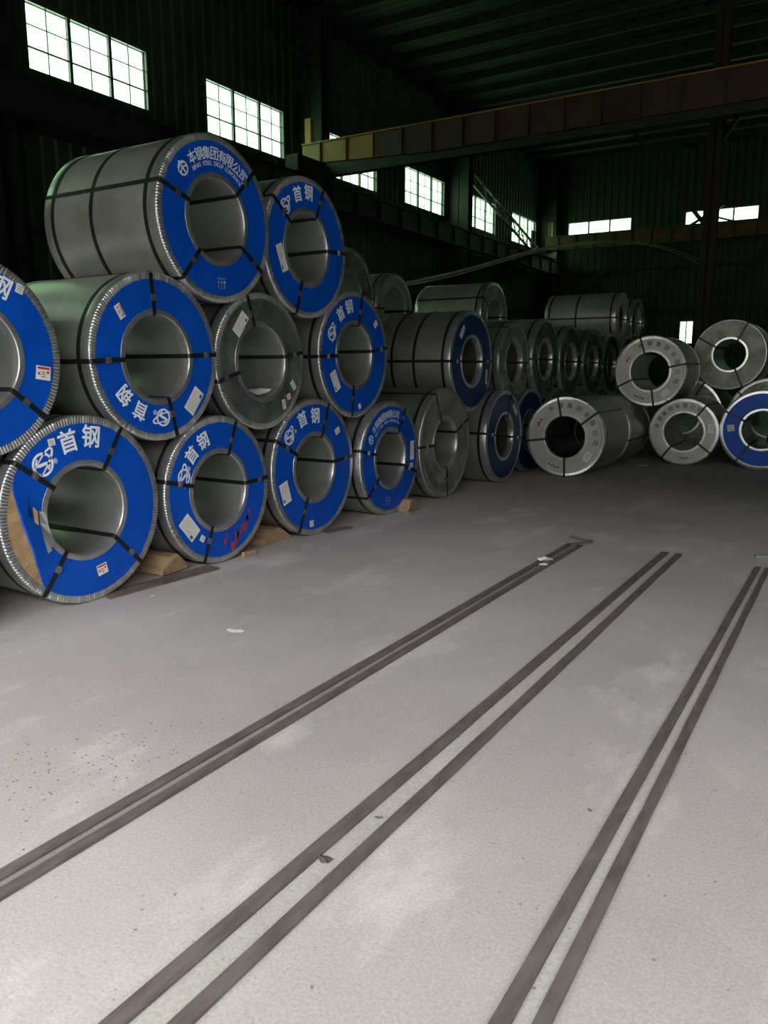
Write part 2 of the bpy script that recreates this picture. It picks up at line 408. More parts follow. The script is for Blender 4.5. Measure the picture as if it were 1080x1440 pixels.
column((-5.3, 31.0, 0), 0.47, 0.47, HZ - 0.35, 'dark red free-standing steel column in front of the right back windows', 'oxide',
       knee=[((-0.2, 0, 6.6), (-3.9, 0, 11.4)), ((0.2, 0, 9.4), (2.6, 0, 12.9))])

# crane: fish-bellied girder crossing the hall, and a second one far back
def crane(y, x0, x1, ztop, d0, d1, label, xt=5.0, n=26, w=0.42, paint='crane', new=0.0):
    root = tag(empty('overhead_crane', (x0, y, 0)), label, 'crane')
    L = x1 - x0
    mb = MB(); prof = [(0, ztop), (L, ztop), (L, ztop - d0), (L - xt, ztop - d1), (xt, ztop - d1), (0, ztop - d0)]
    if new > 0:                        # end section in the crane colour, rest of the web dark red-brown
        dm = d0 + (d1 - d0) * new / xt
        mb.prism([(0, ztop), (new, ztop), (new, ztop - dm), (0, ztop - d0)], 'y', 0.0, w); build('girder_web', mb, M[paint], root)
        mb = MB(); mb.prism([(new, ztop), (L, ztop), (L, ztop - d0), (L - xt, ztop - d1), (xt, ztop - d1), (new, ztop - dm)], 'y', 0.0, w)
        build('girder_web', mb, M['crane_brown'], root)
    else:
        mb.prism(prof, 'y', 0.0, w); build('girder_web', mb, M[paint], root)
    if new > 0:                        # dark walkway beam hung under the girder
        zb = ztop - 1.08
        mb = MB(); mb.prism([(0.90, ztop - d0 - .06), (0.90, zb), (L, zb), (L, ztop - d0 - .01), (L - xt, ztop - d1 - .01), (xt, ztop - d1 - .01)], 'y', 0.06, w - .06); build('walkway_beam', mb, M['steel_dark'], root)
    mb = MB(); mb.box((0, -0.07, ztop), (L, w + .07, ztop + 0.04)); build('top_flange', mb, M[paint], root)
    for i in range(n):
        x = 0.78 + i * 1.06
        if x > L - .3: break
        dd = d0 + (d1 - d0) * min(1, x / xt, (L - x) / xt)
        mb = MB(); mb.box((x - .02, -0.07, ztop - dd), (x + .02, 0, ztop)); build('stiffener', mb, M['oxide'], root)
    mb = MB(); mb.box((-16.95 - x0, -1.4, 7.91), (-16.45 - x0, 0.42, ztop - d0 - .06)); build('end_carriage', mb, M['steel_dark'], root)
    mb = MB(); mb.box((0.10, .02, ztop + .04), (0.34, .2, ztop + 0.85)); build('stub_post', mb, M[paint], root)
    return root
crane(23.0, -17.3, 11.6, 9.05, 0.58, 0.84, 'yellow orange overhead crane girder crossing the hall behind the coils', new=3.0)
crane(46.2, -17.0, 11.6, 9.12, 0.75, 0.80, 'far dull orange crane girder below the back wall windows', w=0.3, paint='crane_dull')
mb = MB(); mb.box((-.12, -6, -.4), (.12, 48.3, -.36)); mb.box((-.12, -6, .36), (.12, 48.3, .40)); mb.box((-.02, -6, -.36), (.02, 48.3, .36))
for i in range(33): mb.box((-.12, -5 + i * 1.6, -.36), (.12, -4.97 + i * 1.6, .36))
rb = build('crane_rail_beam', mb, M['steel_dark']); rb.location = (-16.7, 0, 7.505); tag(rb, 'dark crane runway beam running along the left wall', 'beam')

# ------------------------------------------------------------------ floor tracks
def track(name, xa, xb, xc, xd, y0, y1, label, far, dust='infill'):
    """four edges at near end (xa,xb | xc,xd) and at the far end"""
    root = tag(empty('floor_track', ((xa + xd) / 2, (y0 + y1) / 2, 0)), label, 'floor track', 'steel floor tracks')
    ox, oy = (xa + xd) / 2, (y0 + y1) / 2
    fa, fb, fc, fd = far
    def strip(nm, n0, n1, f0, f1, zt, m, ny=40, jag=0.0015):
        b = MB(); vs = []
        for i in range(ny + 1):
            t = i / ny; yy = y0 + (y1 - y0) * t
            l = n0 + (f0 - n0) * t + random.uniform(-jag, jag); r = n1 + (f1 - n1) * t + random.uniform(-jag, jag)
            vs += [(l - ox, yy - oy, -0.02), (l - ox, yy - oy, zt), (r - ox, yy - oy, zt), (r - ox, yy - oy, -0.02)]
        fs = []
        for i in range(ny):
            for a, c in ((0, 1), (1, 2), (2, 3)):
                fs.append((4 * i + a, 4 * i + c, 4 * i + 4 + c, 4 * i + 4 + a))
        fs += [(0, 3, 2, 1), (4 * ny, 4 * ny + 1, 4 * ny + 2, 4 * ny + 3)]
        b.add(vs, fs); return build(nm, b, m, root)
    strip('steel_strip', xa, xb, fa, fb, 0.012, M['track'])
    strip('steel_strip', xc, xd, fc, fd, 0.012, M['track'])
    strip('dust_infill', xb, xc, fb, fc, 0.003, M[dust], jag=0)
    return root
track('t', -2.1903, -2.1453, -2.1101, -2.0663, -4.8, 6.70, 'leftmost double steel floor track, ending at a bent metal piece', (-2.158, -2.106, -2.068, -2.020), 'infill_dark')
track('t', -1.4862, -1.4324, -1.3235, -1.2727, -4.8, 6.80, 'middle double steel floor track with wide dusty channel', (-1.366, -1.308, -1.248, -1.200))
track('t', -0.6389, -0.5876, -0.5303, -0.4859, -4.8, 6.66, 'rightmost double steel floor track near the right edge', (-0.622, -0.582, -0.550, -0.514))
mb = MB()
mb.bar((0, 0, .012), (.235, -.10, .012), .022, .02); mb.bar((.235, -.10, .012), (.12, -.30, .012), .022, .02)
o = build('bent_metal_piece', mb, M['track']); o.location = (-2.216, 6.95, 0.002); tag(o, 'bent dark metal bar lying at end of leftmost floor track', 'scrap metal')
mb = MB(); mb.bar((0, 0, .015), (.35, .16, .015), .03, .026)
o = build('metal_bar', mb, M['seal']); o.location = (-0.66, 7.0, 0.002); tag(o, 'short metal bar lying beyond the end of rightmost floor track', 'scrap metal')

def scrap(name, loc, s, label, m='scrap', seed=0, h=0.02, cat='litter'):
    rnd = random.Random(seed); b = MB(); n = 9; vs = [(0, 0, h)]
    for i in range(n):
        a = 2 * PI * i / n; r = s * rnd.uniform(.45, 1.0); vs.append((r * math.cos(a), r * math.sin(a) * .6, rnd.uniform(0.001, h)))
    vs.append((0, 0, 0.0))
    b.add(vs, [(0, 1 + i, 1 + (i + 1) % n) for i in range(n)] + [(n + 1, 1 + (i + 1) % n, 1 + i) for i in range(n)])
    o = build(name, b, M[m]); o.location = loc; tag(o, label, cat); return o
scrap('paper_scrap', (-2.10, 5.98, 0.010), .085, 'crumpled white paper scrap on far end of leftmost floor track', seed=1, h=.03)
scrap('paper_scrap', (-2.06, 5.80, 0.012), .045, 'tiny white paper scrap on leftmost track, nearer one of two', seed=2, h=.02)
scrap('paper_scrap', (-3.09, 3.36, 0.001), .07, 'flat torn white scrap on floor in front of the coils', seed=5, h=.006)
scrap('paper_scrap', (-4.08, 3.62, 0.001), .035, 'small white chip on floor beside the nearest coil', seed=6, h=.006)
scrap('film_scrap', (-2.95, 12.9, 0.001), .16, 'pale film scrap on dark floor under the back coils', seed=8, h=.02)
scrap('dark_scrap', (-1.345, 1.83, 0.003), .040, 'flat dark scrap inside the middle track channel', 'wood_dark', seed=11, h=.008)
scrap('dark_scrap', (-0.70, 2.55, 0.001), .014, 'small dark pebble on floor left of rightmost track', 'wood_dark', seed=12, h=.012)
scrap('pebble', (-1.315, 2.12, 0.003), .022, 'small dark crumb of dirt in middle track channel', 'wood_dark', seed=13, h=.010)

# ------------------------------------------------------------------ lettering helpers (2-D meshes in face coordinates u,v)
GL = {}
def glyph(ch, bold=0.0, keep_base=False):
    key = (ch, bold)
    if key in GL: return GL[key]
    cu = bpy.data.curves.new('t', 'FONT'); cu.body = ch; cu.offset = bold; cu.resolution_u = 3
    o = bpy.data.objects.new('t', cu); COL.objects.link(o)
    dg = bpy.context.evaluated_depsgraph_get()
    me = bpy.data.meshes.new_from_object(o.evaluated_get(dg))
    vs = [(v.co.x, v.co.y) for v in me.vertices]; fs = [tuple(p.vertices) for p in me.polygons]
    bpy.data.objects.remove(o); bpy.data.meshes.remove(me); bpy.data.curves.remove(cu)
    if vs:
        x0 = min(v[0] for v in vs); x1 = max(v[0] for v in vs); y0 = min(v[1] for v in vs); y1 = max(v[1] for v in vs)
        if ord(ch[0]) > 0x2000 or len(ch) > 1 or ch == '\u00ae':
            h = max(y1 - y0, 1e-3); vs = [((x - (x0 + x1) / 2) / h, (y - (y0 + y1) / 2) / h) for x, y in vs]
        else:
            vs = [((x - (x0 + x1) / 2) / 0.72, (y - .36) / 0.72) for x, y in vs]
    GL[key] = (vs, fs); return GL[key]
def put(mb, shp, cu, cv, size, rot, x, wide=1.0):
    vs, fs = shp; c, s = math.cos(rot), math.sin(rot)
    mb.add([(x, cu + (a * wide * c - b * s) * size, cv + (a * wide * s + b * c) * size) for a, b in vs], fs)
def ribbon(pts, w, closed=False):
    vs = []; fs = []; n = len(pts)
    for i, (a, b) in enumerate(pts):
        p = pts[(i - 1) % n] if (closed or i > 0) else pts[i]; q = pts[(i + 1) % n] if (closed or i < n - 1) else pts[i]
        d = Vector((q[0] - p[0], q[1] - p[1])).normalized(); ww = w(i / max(1, n - 1)) if callable(w) else w
        vs += [(a - d.y * ww / 2, b + d.x * ww / 2), (a + d.y * ww / 2, b - d.x * ww / 2)]
    m = n if closed else n - 1
    for i in range(m):
        j = (i + 1) % n; fs.append((2 * i, 2 * i + 1, 2 * j + 1, 2 * j))
    return vs, fs
def join2(*shapes):
    V, F = [], []
    for vs, fs in shapes:
        o = len(V); V += vs; F += [tuple(i + o for i in f) for f in fs]
    return V, F
def logo_orbit():
    """round emblem with an S and a tilted orbit ring"""
    circ = ribbon([(0.36 * math.cos(a), 0.36 * math.sin(a)) for a in [2 * PI * i / 40 for i in range(40)]], 0.085, True)
    pts = []
    for i in range(31):
        t = i / 30; pts.append((0.17 * math.sin(2 * PI * (t - .5)) + 0.05 * (t - 0.5), 0.27 - 0.54 * t))
    s = ribbon(pts, lambda t: 0.06 + 0.05 * math.sin(PI * t))
    el = []; c, sn = math.cos(R_(14)), math.sin(R_(14))
    for i in range(30):
        a = R_(-150 + 270 * i / 29); x = 0.62 * math.cos(a); y = 0.17 * math.sin(a); el.append((x * c - y * sn, x * sn + y * c))
    orb = ribbon(el, lambda t: 0.025 + 0.06 * math.sin(PI * t))
    return join2(circ, s, orb)
def logo_arrow():
    """open ring with an upward arrow through it"""
    a1 = ribbon([(0.36 * math.cos(a), 0.36 * math.sin(a)) for a in [R_(110 + 8.5 * i) for i in range(38)]], 0.09)
    a2 = ribbon([(0, -0.42), (0, 0.40)], 0.10); a3 = ribbon([(-0.2, 0.16), (0, 0.46), (0.2, 0.16)], 0.09)
    a4 = ribbon([(-0.3, -0.06), (0.0, 0.06), (0.3, -0.06)], 0.08)
    return join2(a1, a2, a3, a4)
def icons():
    """handling marks: a bar over two arrows and a glass"""
    S = [ribbon([(-0.7, 0.55), (0.7, 0.55)], 0.07), ribbon([(-0.7, 0.7), (0.7, 0.7)], 0.04)]
    for x in (-0.55, 0.0): S += [ribbon([(x, -0.45), (x, 0.25)], 0.09), ribbon([(x - .16, 0.05), (x, 0.34), (x + .16, 0.05)], 0.08)]
    S += [ribbon([(0.55, -0.4), (0.55, 0.0)], 0.07), ([(0.36, 0.0), (0.74, 0.0), (0.70, 0.32), (0.40, 0.32)], [(0, 1, 2, 3)]), ribbon([(0.4, -0.42), (0.7, -0.42)], 0.06)]
    S += [ribbon([(-0.7, -0.62), (0.75, -0.62)], 0.04)]
    return join2(*S)
LOGO_O, LOGO_A, ICONS = logo_orbit(), logo_arrow(), icons()
NAME8 = '\u672c\u94a2\u96c6\u56e2\u6709\u9650\u516c\u53f8'

# ------------------------------------------------------------------ steel coils
RI = 0.300
def lathe(mb, prof, n, closed=False, mi=0):
    m = len(prof); vs = []
    for i in range(n):
        a = 2 * PI * i / n; c, s = math.cos(a), math.sin(a)
        vs += [(x, r * c, r * s) for x, r in prof]
    fs = []
    for i in range(n):
        j = (i + 1) % n
        for k in range(m if closed else m - 1):
            l = (k + 1) % m; fs.append((i * m + k, i * m + l, j * m + l, j * m + k))
    mb.add(vs, fs, mi)
def add_strap_loop(par, R, L, ang, w=0.032, ri=None, face=0.016, seal_r=None, side=0.0):
    ri = ri or RI
    th = 0.0018
    r1 = R + 0.0015; r0 = ri - 0.010; xf = face; xr = -L - 0.004
    path = [(xf, r0 + .012), (xf, (r0 + r1) / 2), (xf, r1 - .012), (xf - .012, r1), (xf - .06, r1), (-L * .5, r1), (xr + .012, r1), (xr, r1 - .012), (xr, r0 + .012), (xr + .012, r0), (-L * .5, r0), (xf - .05, r0), (xf - .012, r0)]
    n = len(path); c, s = math.cos(ang), math.sin(ang)
    cx = sum(p[0] for p in path) / n; cr = (r0 + r1) / 2
    vs = []
    for i, (x, r) in enumerate(path):
        p, q = path[i - 1], path[(i + 1) % n]
        d = Vector((q[0] - p[0], q[1] - p[1])); nn = Vector((d.y, -d.x)).normalized()
        for tw, tn in ((-w / 2, 0), (w / 2, 0), (w / 2, th), (-w / 2, th)):
            xx = x + nn.x * tn * -1; rr = r + nn.y * tn * -1
            vs.append((xx, rr * c - tw * s, rr * s + tw * c))
    fs = []
    for i in range(n):
        j = (i + 1) % n
        for k in range(4): fs.append((4 * i + k, 4 * i + (k + 1) % 4, 4 * j + (k + 1) % 4, 4 * j + k))
    b = MB(); b.add(vs, fs); o = build('strap', b, M['strap'], par)
    if seal_r:
        b = MB(); h = 0.024
        for (rr0, rr1, ww, x0, x1) in ((seal_r - h, seal_r + h, w * .62, face, face + .006), (seal_r - h * .35, seal_r + h * .35, w * .70, face, face + .009)):
            q = []
            for x in (x0, x1):
                for (r, tw) in ((rr0, -ww), (rr1, -ww), (rr1, ww), (rr0, ww)): q.append((x, r * c - tw * s, r * s + tw * c))
            b.add(q, [(0, 1, 2, 3), (7, 6, 5, 4), (0, 4, 5, 1), (1, 5, 6, 2), (2, 6, 7, 3), (3, 7, 4, 0)])
        build('seal', b, M['seal'], o)
    return o
def add_band(par, R, x, w=0.034):
    b = MB(); r = R + 0.0012; lathe(b, [(x - w / 2, r - .006), (x - w / 2, r), (x + w / 2, r), (x + w / 2, r - .006)], 96)
    return build('strap', b, M['strap'], par, smooth=35)
def add_sticker(par, ang, rr, w, h, rot, x, style, m='sticker'):
    """rect sticker centred at polar (ang, rr); rot is the tilt of its long side on the face"""
    cu, cv = rr * math.cos(ang), rr * math.sin(ang); c, s = math.cos(rot), math.sin(rot)
    def q(a, b, xx): return (xx, cu + a * c - b * s, cv + a * s + b * c)
    b = MB(); cs = [(-w / 2, -h / 2), (w / 2, -h / 2), (w / 2, h / 2), (-w / 2, h / 2)]
    b.add([q(a, d, x) for a, d in cs] + [q(a, d, x + .0012) for a, d in cs], [(3, 2, 1, 0), (4, 5, 6, 7), (0, 1, 5, 4), (1, 2, 6, 5), (2, 3, 7, 6), (3, 0, 4, 7)])
    st = build('sticker', b, M[m], par)
    b = MB(); xp = x + .0022
    def rect(a0, a1, d0, d1, mi): b.add([q(a0, d0, xp), q(a1, d0, xp), q(a1, d1, xp), q(a0, d1, xp)], [(0, 1, 2, 3)], mi)
    if style == 'warn':
        rect(-w * .42, w * .42, h * .26, h * .42, 1); rect(-w * .38, -w * .22, -h * .16, h * .02, 1); rect(w * .22, w * .38, -h * .02, h * .16, 1)
        for i in range(3): rect(-w * .12, w * .12, h * (-.30 + .16 * i), h * (-.24 + .16 * i), 0)
    elif style == 'doc':
        rnd = random.Random(int(ang * 100) + 7)
        for i in range(7): rect(-w * .42, w * rnd.uniform(-.1, .42), h * (-.40 + .12 * i), h * (-.385 + .12 * i), 0)
        rect(w * .25, w * .40, -h * .42, -h * .22, 0)
    else:
        for i in range(3): rect(-w * .34, w * .34, h * (-.30 + .25 * i), h * (-.24 + .25 * i), 0)
    me = b.mesh('sticker_print', [M['letter_dark'], M['red_print']]); link('sticker_print', me, st)
    return st

def coil(plane, a, z, R, L, label, facing='x', ring='ring', board='blue', straps=(), bands=(0.10,), pleats=True, seg=96, body='galv', ri=None, bore='bore',
         text=None, stickers=(), film=False, rear=None, sheet=False, name='steel_coil', group='steel coils stored in the hall', torn=False, seals=True, full=True, ringw=0.056, inner='ring', yaw=0.0, dark_text=None, letter='letter', red=None):
    ri = ri or RI
    loc = (plane, a, z - R) if facing == 'x' else (a, plane, z - R)
    root = empty(name, loc, (0 if facing == 'x' else R_(-90)) + yaw)
    tag(root, label, 'steel coil', group)
    hub = Vector((0, 0, R))
    parts = []
    # body: rolled sheet, hollow
    b = MB(); rb = R - 0.004; e = 0.004
    lathe(b, [(0, ri + .002), (0, rb - e), (-e, rb), (-L * .33, rb), (-L * .66, rb), (-L + e, rb), (-L, rb - e), (-L, ri + .002), (-L * .5, ri + .002)], seg, True)
    parts.append(build('body', b, M[body], root, smooth=30))
    b = MB(); lathe(b, [(0.002, ri), (-L * .5, ri), (-L - .002, ri)], 72); parts.append(build('bore_sleeve', b, M[bore], root, smooth=30, fix=False))
    # outer edge protector: band on the body + pleated lip on the face
    b = MB()
    if pleats:
        npl = int(2 * PI * R / 0.0215); n = npl * 4; vs = []
        radii = [(R - .001, -.085), (R, -.080), (R, -.008), (R - .003, 0.004), (R - .010, 0.008), (R - ringw * .55, 0.008), (R - ringw, 0.005)]
        amp = [0, 0, 0.0, 0.0035, 0.0062, 0.0056, 0.0010]; pat = (0, 1, 1, 0)
        rnd = random.Random(int(a * 91 + z * 17)); jit = [rnd.uniform(.55, 1.25) for _ in range(npl)]
        for i in range(n):
            an = 2 * PI * i / n; cc, ss = math.cos(an), math.sin(an)
            for (r, x), am in zip(radii, amp): vs.append((x + am * (pat[i % 4] * jit[i // 4] - .5) * 1.5, r * cc, r * ss))
        m = len(radii); fs = [(i * m + k, i * m + k + 1, ((i + 1) % n) * m + k + 1, ((i + 1) % n) * m + k) for i in range(n) for k in range(m - 1)]
        b.add(vs, fs); parts.append(build('edge_ring', b, M[ring], root, smooth=60))
    else:
        lathe(b, [(-.08, R - .003), (-.08, R), (-.006, R), (0.004, R - .004), (.008, R - .012), (.007, R - ringw), (0.0, R - ringw)], seg)
        parts.append(build('edge_ring', b, M[ring], root, smooth=50))
    if full:
        b = MB(); lathe(b, [(-L + .08, R - .003), (-L + .08, R), (-L + .006, R), (-L - .006, R - .006), (-L - .006, R - ringw)], seg); parts.append(build('edge_ring', b, M[rear or ring], root, smooth=50))
    # inner edge protector
    b = MB(); lathe(b, [(-.07, ri - .004), (0.004, ri - .004), (0.010, ri), (0.011, ri + .006), (0.009, ri + .036), (0.004, ri + .038)], 84); parts.append(build('bore_ring', b, M[inner], root, smooth=50))
    # end board
    if board:
        b = MB(); r0, r1 = ri + .030, R - ringw + .006
        n = 144; vs = []; fs = []
        for i in range(n):
            an = 2 * PI * i / n; ro = r1; dg = math.degrees(an); bulge = 0.0
            if torn:
                pts = [(150, r1), (157, .90 * R), (166, .83 * R), (176, .77 * R), (190, .735 * R), (206, .735 * R), (220, .81 * R), (228, .88 * R), (233, r1)]
                for (p0, q0), (p1, q1) in zip(pts, pts[1:]):
                    if p0 <= dg <= p1: ro = min(r1, q0 + (q1 - q0) * (dg - p0) / (p1 - p0)); bulge = 0.022 * math.sin(PI * (dg - 150) / 83)
            c, s = math.cos(an), math.sin(an)
            for t in (0, .33, .66, 1):
                r = r0 + (ro - r0) * t; vs.append((0.0062 + bulge * t * t, r * c, r * s))
            vs.append((0.0, ro * c, ro * s))
        for i in range(n):
            j = (i + 1) % n
            for k_ in range(4): fs.append((i * 5 + k_, i * 5 + k_ + 1, j * 5 + k_ + 1, j * 5 + k_))
        b.add(vs, fs); bo = build('end_board', b, M[board], root, smooth=40); parts.append(bo)
    if torn:
        b = MB(); vs = []; n = 60; rnd = random.Random(4)
        for i in range(n):
            an = R_(145 + 95 * i / (n - 1)); c, s = math.cos(an), math.sin(an)
            for t in range(6):
                r = .60 * R + (R - ringw + .004 - .60 * R) * t / 5; vs.append((0.002 + rnd.uniform(0, .003), r * c, r * s))
        b.add(vs, [(i * 6 + k_, i * 6 + k_ + 1, i * 6 + k_ + 7, i * 6 + k_ + 6) for i in range(n - 1) for k_ in range(5)])
        kp = build('kraft_paper', b, M['kraft'], root); kp['label'] = 'brown kraft paper under the torn board'; parts.append(kp)
        # torn grey strip and dark slit over the board
        def polq(dg, r, x): return (x, r * R * math.cos(R_(dg)), r * R * math.sin(R_(dg)))
        b = MB(); P = [(150, .74), (160, .60), (172, .58), (184, .585), (200, .60), (216, .63)]; Q = [(150, .70), (161, .54), (174, .525), (188, .51), (203, .50), (216, .58)]
        vs = [polq(d_, r_, .026 + .010 * math.sin(i * 2.1)) for i, (d_, r_) in enumerate(P)] + [polq(d_, r_, .030 - .008 * math.sin(i * 1.7)) for i, (d_, r_) in enumerate(Q)]
        b.add(vs[2:6] + vs[8:12], [(i, i + 1, i + 5, i + 4) for i in range(3)]); ts = build('torn_strip', b, M['ring'], root); ts['label'] = 'grey torn strip of board lining'; parts.append(ts)
        b = MB(); b.add([polq(168, .66, .020), polq(172, .60, .022), polq(186, .60, .024), polq(182, .64, .022)], [(0, 1, 2, 3)]); ts = build('torn_strip', b, M['kraft'], root); parts.append(ts)
        b = MB(); b.add([polq(154, .76, .020), polq(160, .73, .021), polq(180, .66, .024), polq(176, .70, .022)], [(0, 1, 2, 3)]); ts = build('torn_strip', b, M['navy'], root); parts.append(ts)
    # lettering
    xl = 0.0085
    def pr(nm, shp, an, rr_, size, rot, wide=1.0, m=letter, bold=0.0):
        bb = MB()
        for i_, (ox_, oy_) in enumerate(((0, 0),) if not bold else ((0, 0), (bold, 0), (-bold, 0), (0, bold), (0, -bold), (bold * .7, bold * .7), (-bold * .7, -bold * .7), (bold * .7, -bold * .7), (-bold * .7, bold * .7))):
            put(bb, ([(p_ + ox_, q_ + oy_) for p_, q_ in shp[0]], shp[1]), rr_ * R * math.cos(an), rr_ * R * math.sin(an), size, rot, xl + .0002 * i_, wide)
        o_ = link(nm, bb.mesh(nm, M[m]), root); parts.append(o_); return o_
    if text and text[0] == 'two':       # emblem, registered mark and two characters round the board
        for (shape, dg, rr, size, wide) in text[1]:
            an = R_(dg); rot = an - PI / 2
            if shape == 'logo': pr('emblem', LOGO_O, an, rr, size, rot)
            elif shape == 'r': pr('registered_mark', glyph('\u00ae', 0.006), an, rr, size, rot)
            else: pr('character', glyph({'s': '\u9996', 'g': '\u94a2'}[shape], 0.0), an, rr, size, rot, wide, bold=0.022)
    if text and text[0] == 'eight':     # emblem, eight characters and a Latin line on an arc, handling marks
        _, d0, d1, rr, size, latin, marks, fin = text
        an = R_(d0 + abs(d1 - d0) / 7 * 1.6); pr('emblem', LOGO_A, an, rr * .97, size * 1.45, an - PI / 2)
        for i, ch in enumerate(NAME8):
            an = R_(d0 + (d1 - d0) * i / 7); pr('character', glyph(ch), an, rr, size, an - PI / 2, .92, bold=0.008)
        if latin:
            b = MB(); tx = 'BENXI STEEL GROUP CORPORATION'; l0, l1 = d0 + 4, d1 - 6
            for i, ch in enumerate(tx):
                if ch == ' ': continue
                an = R_(l0 + (l1 - l0) * i / (len(tx) - 1)); r2 = (rr - .115) * R; put(b, glyph(ch, 0.0), r2 * math.cos(an), r2 * math.sin(an), size * .36, an - PI / 2, xl)
            o = link('small_lettering', b.mesh('small_lettering', M[letter]), root); o['kind'] = 'stuff'; parts.append(o)
        if marks:
            an = R_(marks); pr('handling_marks', ICONS, an, .76, 0.06, an + PI / 2, m='letter_dim')
    if dark_text:                  # faint dark characters along the board
        d0, d1, rr, size = dark_text[:4]
        for i, ch in enumerate(NAME8):
            an = R_(d0 + (d1 - d0) * i / 7); pr('character', glyph(ch), an, rr, size, an - PI / 2, m='letter_dark', bold=0.02)
        for dg, cnt in dark_text[4]:
            for i in range(cnt):
                an = R_(dg + 6 * (i - 1)); pr('stencil_mark', ([(-.5, -.3), (.5, -.3), (.35, .3), (-.2, .35)], [(0, 1, 2, 3)]), an, .78, .042, an + PI / 2 + .2 * i, m='letter_dark')
    if red:                        # red paint marks: list of (angle, radius, size, tilt)
        for dg, rr, size, tl in red:
            o = pr('paint_mark', ribbon([(-.5, -.1), (-.2, .12), (.1, -.08), (.5, .1)], lambda t: .26 + .12 * math.sin(7 * t)), R_(dg), rr, size, R_(tl), m='red_print')
            o['label'] = 'red paint mark'
    for stk in stickers:
        dg, rr, w, h, tl, style = stk[:6]
        parts.append(add_sticker(root, R_(dg), rr * R, w, h, R_(tl), 0.0095, style))
    fx = 0.034 if torn else 0.014
    for i, dg in enumerate(straps):
        sr = (ri + .5 * (R - ri) + 0.03 * ((i * 7) % 3 - 1)) if seals else None
        parts.append(add_strap_loop(root, R, L, R_(dg), ri=ri, seal_r=sr, face=(0.030 if (torn and 140 < dg < 150) else 0.014)))
    for x in bands: parts.append(add_band(root, R, -x))
    if film:                       # crumpled clear film over face and front of the body
        b = MB(); n = 90; m = 9; vs = []; rnd = random.Random(int(a * 13)); ph = [rnd.uniform(0, 6) for _ in range(9)]
        for i in range(n):
            an = 2 * PI * i / n; c, s = math.cos(an), math.sin(an)
            for t in range(m):
                f = t / (m - 1)
                if f < .75: r = ri - .005 + (R + .004 - ri) * f / .75; x = 0.024
                else: r = R + .006; x = 0.02 - (f - .75) * 1.4
                rad = rnd.uniform(-1, 1) * .004 + .012 * math.sin(an * 7 + ph[t]) + .008 * math.sin(an * 17 + ph[t] * 3); vs.append((x + (rad if f < .75 else 0) , (r + (rad * .5 if f >= .7 else 0)) * c, (r + (rad * .5 if f >= .7 else 0)) * s))
        b.add(vs, [(i * m + k_, i * m + k_ + 1, ((i + 1) % n) * m + k_ + 1, ((i + 1) % n) * m + k_) for i in range(n) for k_ in range(m - 1)])
        parts.append(build('film_wrap', b, M['film'], root, smooth=25, fix=False))
    if sheet:                      # loose paper lying in the bottom of the bore
        b = MB(); vs = []
        for i in range(7):
            an = R_(-128 + 12 * i)
            for x in (-.02, -.16, -.30): vs.append((x - .02 * (i % 2), (ri - .014 - .02 * abs(math.sin(i * 2.0 + x * 9))) * math.cos(an), (ri - .014 - .02 * abs(math.sin(i * 2.0 + x * 9))) * math.sin(an)))
        b.add(vs, [(i * 3 + k_, i * 3 + k_ + 1, i * 3 + k_ + 4, i * 3 + k_ + 3) for i in range(6) for k_ in range(2)])
        o = build('paper_sheet', b, M['sticker'], root); o['label'] = 'white paper lying in the bore'; parts.append(o)
    for p in parts: p.location = hub
    return root

def two(logo, r, s, g, size=0.135, lsize=0.17):
    L_ = [('logo', logo[0], logo[1], lsize, 1.0), ('s', s[0], s[1], size, .95), ('g', g[0], g[1], size, .95)]
    if r: L_.append(('r', r[0], r[1], 0.034, 1.0))
    return ('two', L_)

def rest(c1, c2, R):
    """centre of a coil of radius R lying on two coils (a, z, r)"""
    (y1, z1, r1), (y2, z2, r2) = c1, c2
    p, q = r1 + R, r2 + R; dy, dz = y2 - y1, z2 - z1; d = math.hypot(dy, dz)
    t = (p * p - q * q + d * d) / (2 * d); h = math.sqrt(max(0, p * p - t * t))
    return (y1 + t * dy / d - h * dz / d, z1 + t * dz / d + h * dy / d, R)

XF = -4.35
A = (3.335, .625, .625); B = (4.605, .592, .592); C_ = (5.885, .638, .638); D = (7.15, .605, .605); E_ = (8.44, .66, .66); F = (10.06, .632, .632)
Z0 = (2.05, .59, .59)
ZL = rest(Z0, A, .585); G = rest(A, B, .592); H = rest(B, C_, .565); I = rest(C_, D, .612); J = rest(E_, F, .635); K = rest(G, H, .605); Lc = rest(H, I, .595)

GF = 'coils in the long stack on the left'
# bottom row
coil(XF, *Z0, 1.15, 'steel coil at the near end of the bottom row, left of the torn one', straps=(60, 150, -45, -125), group=GF, text=two((132, .72), None, (103, .76), (82, .78)))
coil(XF, *A, 1.15, 'large coil with torn blue face showing brown paper, nearest in the bottom row', straps=(59, 144, -46, -126), group=GF, torn=True,
     text=two((132, .72), (121, .655), (103, .765), (82, .785), .145, .19), stickers=[(116, .835, .05, .045, 8, 'mini'), (-78, .69, .085, .075, 12, 'warn')])
coil(XF, *B, 1.15, 'blue-faced coil with red paint smears, second in the bottom row', straps=(69, 167, 4, -111), group=GF,
     text=two((159, .70), (148, .665), (134, .73), (113, .75), .125, .16), stickers=[(-145, .73, .20, .125, -50, 'doc'), (-122, .71, .05, .05, -35, 'mini')],
     red=[(-71, .80, .16, 60), (-60, .74, .12, 50), (-47, .73, .12, 70), (-38, .70, .09, 60), (-84, .70, .09, 70)])
